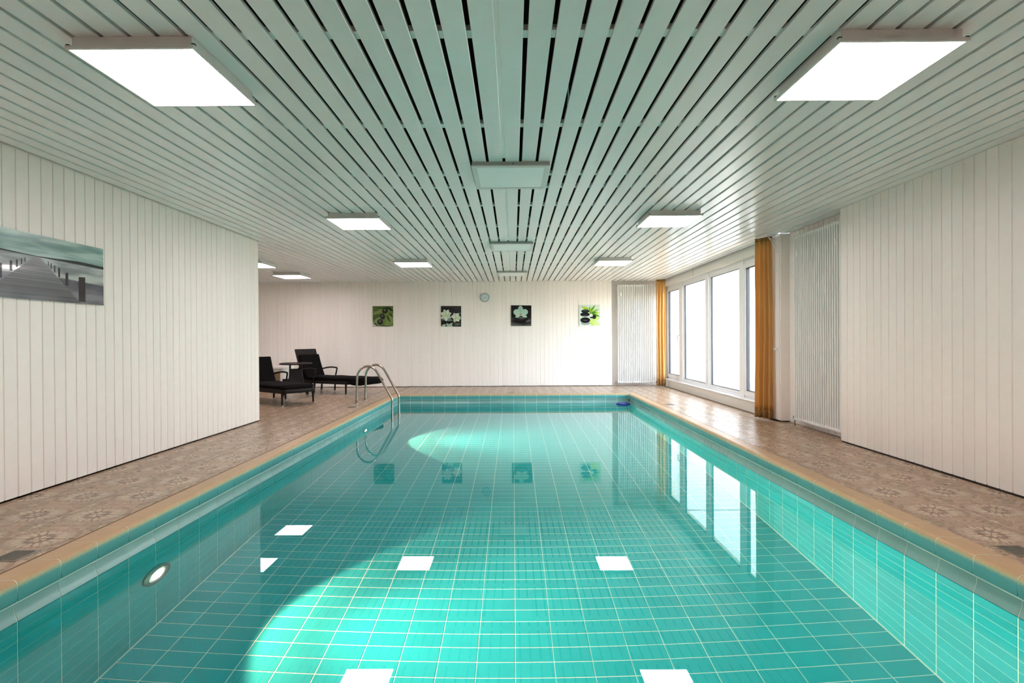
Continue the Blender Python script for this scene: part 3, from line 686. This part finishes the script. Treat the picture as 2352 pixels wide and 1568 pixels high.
s2 = [([(0, 0), (1, 0), (1, .42), (.7, .36), (.4, .34), (0, .40)], (30, 32, 31)), (leaf(.0, .38, .62, .30, .07), (120, 134, 126)), (leaf(.55, .60, 1.02, .66, .015), (168, 178, 172)), (leaf(.6, .52, 1.02, .58, .02), (92, 100, 96)), (leaf(.0, .2, .5, .18, .07), K), (leaf(.45, .28, 1.02, .2, .03), K),
      ([(0, .0), (.2, .0), (.28, .1), (.12, .12)], (176, 192, 180)), ([(.26, .18), (.4, .12), (.58, .2), (.55, .06), (.6, .0), (.3, .0)], (170, 188, 176)), (leaf(.62, .07, 1.0, .1, .05), (84, 90, 86)), (leaf(.6, .16, 1.0, .14, .012), (132, 142, 134))]
s2 += flower(.24, .56, .30, (20, 62, 108, 160, 215, 275, 330), .085)+flower(.74, .44, .25, (0, 60, 115, 165, 250, 310, 345), .085)
ST = (58, 58, 58)
s3 = [([(0, 0), (1, 0), (1, .42), (.6, .38), (.3, .40), (0, .44)], (48, 48, 50)), ([(0, 0), (1, 0), (1, .1), (.6, .04), (.2, .12), (0, .16)], (84, 84, 86)), (ell(.5, .26, .38, .12), (12, 12, 12)), (leaf(.05, .36, .5, .30, .05), (78, 78, 80)), (leaf(.7, .2, 1.0, .3, .05), (86, 86, 88)),
      (ell(.47, .37, .37, .115), (32, 32, 32)), (leaf(.2, .41, .75, .39, .03), (96, 98, 98)), (leaf(.4, .33, .65, .36, .02), (66, 66, 66)),
      (leaf(.47, .56, .2, .42, .07), (176, 206, 190)), (leaf(.47, .56, .8, .43, .07), (176, 206, 190)), (ell(.29, .66, .175, .15, -.25), (172, 204, 188)), (ell(.66, .67, .175, .15, .25), (168, 202, 186)), (ell(.46, .82, .12, .16), (160, 198, 182)), (leaf(.47, .5, .46, .95, .05), (150, 190, 174)), (ell(.47, .55, .07, .07), (198, 186, 150)), (ell(.45, .57, .03, .03), (150, 110, 70)), (ell(.50, .55, .02, .03), (150, 110, 70))]
YG, MG = (176, 206, 66), (96, 156, 40)
s4 = [(leaf(.45, .30, 1.0, .02, .09), (200, 222, 130)), (leaf(.5, .2, .72, .0, .06), (186, 214, 96)), (leaf(.55, .25, 1.0, .38, .07), (196, 218, 120))]
s4 += [(leaf(.5, .6, a, b, w), c) for a, b, w, c in ((.52, .95, .03, MG), (.62, .92, .03, YG), (.78, 1.0, .045, MG), (.9, .82, .04, YG), (1.02, .8, .02, MG), (1.0, .62, .05, YG), (1.0, .44, .065, MG), (.82, .5, .05, (60, 116, 30)), (.88, .66, .035, (70, 130, 34)))]
s4 += [([(.12, .93), (.3, .92), (.42, .86), (.34, .78), (.2, .8)], YG), ([(.1, .92), (.16, .93), (.17, .89)], (60, 80, 30)), (leaf(.22, .8, .5, .82, .06), (150, 190, 50)), (ell(.72, .42, .1, .1), (26, 40, 20)), (ell(.60, .40, .09, .05), (30, 34, 34))]
s4 += [(ell(.30, .12, .22, .08), (150, 160, 158)), (ell(.30, .70, .20, .085), (26, 30, 32)), (leaf(.16, .73, .44, .73, .025), (66, 84, 80)), (ell(.28, .54, .23, .10), (22, 24, 27)), (leaf(.14, .50, .44, .49, .018), (76, 82, 88)), (ell(.29, .27, .24, .135), (18, 20, 23)), (leaf(.16, .27, .42, .25, .02), (80, 86, 92))]
s4 += [(leaf(.58, .50, .58+.1*math.cos(math.radians(a)), .50+.1*math.sin(math.radians(a)), .022), (236, 244, 232)) for a in (20, 80, 140, 200, 260, 320)]
s4 += [(leaf(.45, .4, .56, .3, .008), (220, 230, 216))]
PYZ = YB-.023
picture('print_dark_stones_on_leaves', 'small square print of three dark stones on green leaves', (-3.573, PYZ, 1.536), 0, .52, .522, G1, s1, 'square prints on the back wall')
picture('print_two_white_flowers', 'small square print of two white flowers on black', (-1.838, PYZ, 1.53), 0, .513, .523, K, s2, 'square prints on the back wall', .006)
picture('print_white_orchid', 'small square print of one white orchid on a dark stone', (-.056, PYZ, 1.537), 0, .513, .523, (24, 23, 22), s3, 'square prints on the back wall', .012)
picture('print_stacked_stones_bamboo', 'small pale print of three stacked black stones with bamboo leaves', (1.676, PYZ, 1.531), 0, .527, .528, (206, 222, 208), s4, 'square prints on the back wall')
# wide pier print: sky and water as soft procedural washes
def wash(name, a, b, scale, rough=.12):
    m = mat(name, a, rough, Coat_Weight=.8, Coat_Roughness=.02); t = NT(m); o = t.obj(); mp = t.n('ShaderNodeMapping'); t.put(mp.inputs[0], o); mp.inputs['Scale'].default_value = scale
    t.put(t.b.inputs['Base Color'], t.mix(t.step(t.noise(mp.outputs[0], 1, 4), .36, .66), a, b)); return m
SKY_P = wash('print_sky', rgb(112, 146, 142), rgb(176, 202, 196), (2, 1, 16)); SEA_P = wash('print_sea', rgb(116, 124, 128), rgb(186, 196, 194), (2, 1, 12)); DSEA_P = wash('print_dark_sea', rgb(70, 76, 88), rgb(126, 126, 138), (2, 1, 9))
DK1, DK2 = (70, 72, 76), (96, 98, 100); VP = (.475, .66); sj = [([(0, 0), (1, 0), (1, .645), (0, .70)], SEA_P), ([(0, 0), (1, 0), (1, .34), (.7, .38), (.3, .38), (0, .34)], DSEA_P)]
sj += [([(-.05, .69), (.1, .715), (.28, .69), (.475, .672), (.62, .685), (.78, .70), (.9, .69), (1.05, .67), (1.05, .63), (.8, .645), (.475, .66), (.1, .675), (-.05, .68)], (34, 44, 44))]
sj += [([(.12, 0), (.80, 0), (.492, VP[1]), (.458, VP[1])], DK2)]
NPL = 26
for i in range(NPL):
    a = 1-(1-i/NPL)**2.2; b = 1-(1-(i+.75)/NPL)**2.2
    L_ = lambda q: (.12+(.458-.12)*q, .80+(.492-.80)*q)
    g = 70+int(90*a); sj.append(([(L_(a)[0], VP[1]*a), (L_(a)[1], VP[1]*a), (L_(b)[1], VP[1]*b), (L_(b)[0], VP[1]*b)], (g, g+1, g+4) if i % 2 else (g+10, g+11, g+14)))
for q, hgt, wd in ((.03, .42, .055), (.40, .21, .022), (.58, .15, .014), (.68, .11, .010), (.76, .085, .007), (.82, .065, .006)):
    for sd in (0, 1):
        x = (.12-.03*(1-q)+(.458-.12)*q) if sd == 0 else (.80+.02*(1-q)+(.492-.80)*q)
        z = VP[1]*q+.01; sj.append(([(x-wd/2, z), (x+wd/2, z), (x+wd/2, z+hgt), (x-wd/2, z+hgt*.98)], (34, 31, 36)))
picture('print_wooden_pier', 'wide grey-blue glass print of a wooden pier over still water', (XL+.023, 3.50, 1.53), PI/2, 1.262, .52, SKY_P, sj)

# ------------------------------------------------------------------ clock
ck = thing('wall_clock', 'small round pale grey wall clock high on the back wall', 'clock', (-.713, YB-.001, 2.262))
MB().lathe([(0, 0), (.112, 0), (.114, -.03), (.108, -.036), (.100, -.034), (.098, -.028)], 'y', seg=40).build('case', mat('clock_grey', rgb(140, 162, 162), .35), ck, smooth=True)
MB().lathe([(0, -.026), (.099, -.026)], 'y', seg=40).build('dial', mat('clock_dial', rgb(206, 222, 220), .5), ck)
INK = mat('clock_ink', rgb(30, 40, 42), .5); nb = MB()
for h in range(1, 13):
    cu = bpy.data.curves.new('num', 'FONT'); cu.body = str(h); cu.size = .026; cu.align_x = 'CENTER'; cu.align_y = 'CENTER'; cu.resolution_u = 2
    tmp = bpy.data.objects.new('num', cu); me = bpy.data.meshes.new_from_object(tmp); a = PI/2-h*PI/6
    nb.add([(v.co.x+.078*math.cos(a), -.0268, v.co.y+.078*math.sin(a)) for v in me.vertices], [tuple(q.vertices) for q in me.polygons])
    bpy.data.objects.remove(tmp); bpy.data.meshes.remove(me); bpy.data.curves.remove(cu)
nb.build('numerals', INK, ck, fix=False)
for nm, ang, ln, w in (('hour_hand', 34, .042, .006), ('minute_hand', 211, .066, .0045)):
    a = math.radians(ang); d = Vector((math.cos(a), 0, math.sin(a))); e = Vector((-d.z, 0, d.x))*w/2; o = Vector((0, -.029, 0)); d *= ln; y_ = Vector((0, .0015, 0))
    MB().add([o-e, o+e, o+d+e*.5, o+d-e*.5, o-e+y_, o+e+y_, o+d+e*.5+y_, o+d-e*.5+y_], [(0, 1, 2, 3), (7, 6, 5, 4), (0, 4, 5, 1), (1, 5, 6, 2), (2, 6, 7, 3), (3, 7, 4, 0)]).build(nm, INK, ck)

# ------------------------------------------------------------------ sun loungers (local: foot end at x=0, head towards +x)
def lounger(label, loc, rz, droop, wicker_top):
    l = thing('sun_lounger', label, 'sun lounger', loc, rz, 'dark sun loungers in the alcove'); hw = .31
    for s in (-1, 1):
        bevel(MB().box(0, 1.95, s*hw-.02, s*hw+.02, .235, .305).build('side_rail', M_RATTAN, l), .008)
        for x, dx in ((.03, 0.), (.95, .015), (1.36, .03)):
            leg = MB().tube([(x, s*hw, .26), (x+dx, s*(hw+.004), .03)], [.023, .017], 10).build('leg', M_RATTAN, l, smooth=True)
            MB().tube([(x+dx, s*(hw+.004), .05), (x+dx*1.1, s*(hw+.004), .0)], .0155, 10).build('foot_cap', M_STEEL, leg, smooth=True)
        arm = [(.97, s*(hw+.012), .29), (.935, s*(hw+.012), .42), (.905, s*(hw+.012), .535), (.912, s*(hw+.012), .552), (.94, s*(hw+.012), .558), (1.08, s*(hw+.012), .566), (1.24, s*(hw+.01), .55), (1.37, s*(hw-.01), .52)]
        MB().tube(smooth_path(arm, 5), .017, 8).build('armrest', M_RATTAN, l, smooth=True)
    ap = MB(); n = 10
    for zz in (0,): ap.grid([[(-.035*math.sin(PI*i/n)-.005, -hw+2*hw*i/n, z) for i in range(n+1)] for z in (.235, .31)])
    o = ap.build('end_apron', M_RATTAN, l, smooth=True, fix=False); md = o.modifiers.new('t', 'SOLIDIFY'); md.thickness = .02
    B('deck_panel', (.0, 1.9, -hw+.02, hw-.02, .285, .305), M_RATTAN, l)
    hx, hz, an = 1.29, .31, math.radians(69); ca, sa = math.cos(an), math.sin(an)
    def slab(s0, s1, t0, t1, hw_, curve): # reclined slab: s along the back, t thickness towards the sitter
        rows = []
        for i in range(13):
            s = s0+(s1-s0)*i/12; r = []
            for t_, yy in ((t0, -hw_), (t0, hw_), (t1, hw_), (t1, -hw_)):
                tt = t_+curve*math.sin(PI*(s-s0)/(s1-s0)); r.append((hx+s*ca-tt*sa, yy, hz+s*sa+tt*ca))
            rows.append(r+[r[0]])
        b = MB(); b.grid(rows); b.add(rows[0][:4], [(0, 1, 2, 3)]); b.add(rows[-1][:4], [(3, 2, 1, 0)]); return b
    bevel(slab(0, .74 if wicker_top else .58, -.03, .0, hw-.005, -.015).build('backrest', M_RATTAN, l, smooth=True), .006)
    bevel(slab(.02, .58, .004, .085, hw-.03, -.012).build('back_cushion', M_CUSHION, l, smooth=True), .025, 3)
    for s in (-1, 1): MB().tube([(1.45, s*.25, .62), (1.80, s*.25, .27)], .012, 8).build('back_strut', M_RATTAN, l, smooth=True)
    rows = []; x0 = -.52 if droop else -.035; n = 22
    for i in range(n+1):
        x = x0+(1.27-x0)*i/n; zc = .308
        th = .075 if i not in (0, n) else .03
        if droop and x < -.03:
            e_ = min(1, (x-x0)/.16); rp = min(1, (-x-.03)/.09); zb_ = .308-.085*rp*e_**.6-.02*(1-e_); zc, th = zb_, .383-.045*(1-e_)**1.5-zb_
        wv_ = .004*math.sin(x*11); hwc = hw+.008 if (i not in (0,)) else hw-.05
        if not droop and x < .06: x -= .0
        rows.append([(x, -hwc, zc+.012), (x, -hwc+.02, zc), (x, hwc-.02, zc), (x, hwc, zc+.012), (x, hwc, zc+th-.02), (x, hwc-.03, zc+th+wv_), (x, 0, zc+th+.006+wv_), (x, -hwc+.03, zc+th+wv_), (x, -hwc, zc+th-.02), (x, -hwc, zc+.012)])
    b = MB(); b.grid(rows); b.add(rows[0][:9], [tuple(range(9))]); b.add(rows[-1][:9], [tuple(range(9))[::-1]])
    b.build('seat_cushion', M_CUSHION, l, smooth=True)
lounger('dark rattan sun lounger at the alcove entrance, its back hidden by the left wall', (-3.975, 9.55, 0), math.atan2(.575, -.82), False, False)
lounger('dark rattan sun lounger by the back wall with cushion drooping over its foot end', (-3.47, 11.44, 0), math.atan2(.43, -.90), True, True)
tb = thing('side_table', 'round dark rattan side table with glass top between the loungers', 'table', (-4.66, 11.05, 0), .35)
MB().lathe([(.275, .715), (.30, .722), (.325, .715), (.335, .70), (.325, .688), (.29, .684), (.275, .69), (.275, .715)], 'z', seg=40).build('rim', M_RATTAN, tb, smooth=True)
MB().lathe([(0, .712), (.278, .712), (.278, .704), (0, .704)], 'z', seg=40).build('glass_top', mat('smoked_glass', rgb(120, 96, 84), .06), tb)
bq = MB()
for i in range(9):
    q = i/8; z = .24+.35*q; w = .175-.045*math.sin(min(1, q*1.25)*PI/2); bq.v += [(-w, -w, z), (w, -w, z), (w, w, z), (-w, w, z)]
for i in range(8):
    for k in range(4): bq.f.append((i*4+k, i*4+(k+1) % 4, i*4+4+(k+1) % 4, i*4+4+k)); bq.mi.append(0)
bq.f += [(3, 2, 1, 0), (32, 33, 34, 35)]; bq.mi += [0, 0]
bevel(bq.build('basket', M_RATTAN, tb), .01)
for sx in (-1, 1):
    for sy in (-1, 1):
        MB().tube([(sx*.115, sy*.115, .56), (sx*.115, sy*.115, .70)], .012, 8).build('post', M_RATTAN, tb, smooth=True)
        g = MB().tube([(sx*.14, sy*.14, .27), (sx*.235, sy*.235, .03)], .016, 8).build('leg', M_RATTAN, tb, smooth=True)
        MB().tube([(sx*.231, sy*.231, .05), (sx*.24, sy*.24, .0)], .0155, 8).build('foot_cap', M_STEEL, g, smooth=True)
bn = thing('low_cabinet', 'low white open cabinet with beige back behind the loungers', 'cabinet', (-6.15, 12.62, 0))
bevel(B('top', (-.62, .62, -.28, .40, .52, .565), M_LACQUER, bn), .004); bevel(B('apron', (-.57, .57, -.25, -.22, .45, .52), M_LACQUER, bn), .003)
for x in (-.60, .555): bevel(B('side_panel', (x, x+.045, -.25, .38, .0, .52), M_LACQUER, bn), .003)
B('back_panel', (-.56, .56, .30, .32, .02, .52), M_BEIGE, bn); B('shelf', (-.555, .555, -.22, .30, .06, .08), M_LACQUER, bn)

# ------------------------------------------------------------------ floating blue ring
fr_ = thing('floating_ring', 'small blue float ring on the water in the far right pool corner', 'float', (2.33, 10.98, ZW))
b = MB(); R0, r0 = .125, .024; seg = 32
b.grid([[((R0+r0*math.cos(2*PI*j/10))*math.cos(2*PI*i/seg), (R0+r0*math.cos(2*PI*j/10))*math.sin(2*PI*i/seg), .012+r0*math.sin(2*PI*j/10)) for j in range(11)] for i in range(seg+1)])
b.build('ring', M_BLUE, fr_, smooth=True)
MB().lathe([(0, -.05), (.075, -.05), (.085, -.01), (.085, .018), (.06, .026), (0, .028)], 'z', seg=24).build('basket', mat('pale_blue_plastic', rgb(120, 150, 190), .5), fr_, smooth=True)
for a in range(3): MB().tube([(.08*math.cos(a*2.094), .08*math.sin(a*2.094), .012), (.115*math.cos(a*2.094), .115*math.sin(a*2.094), .012)], .008, 6).build('spoke', M_BLUE, fr_)
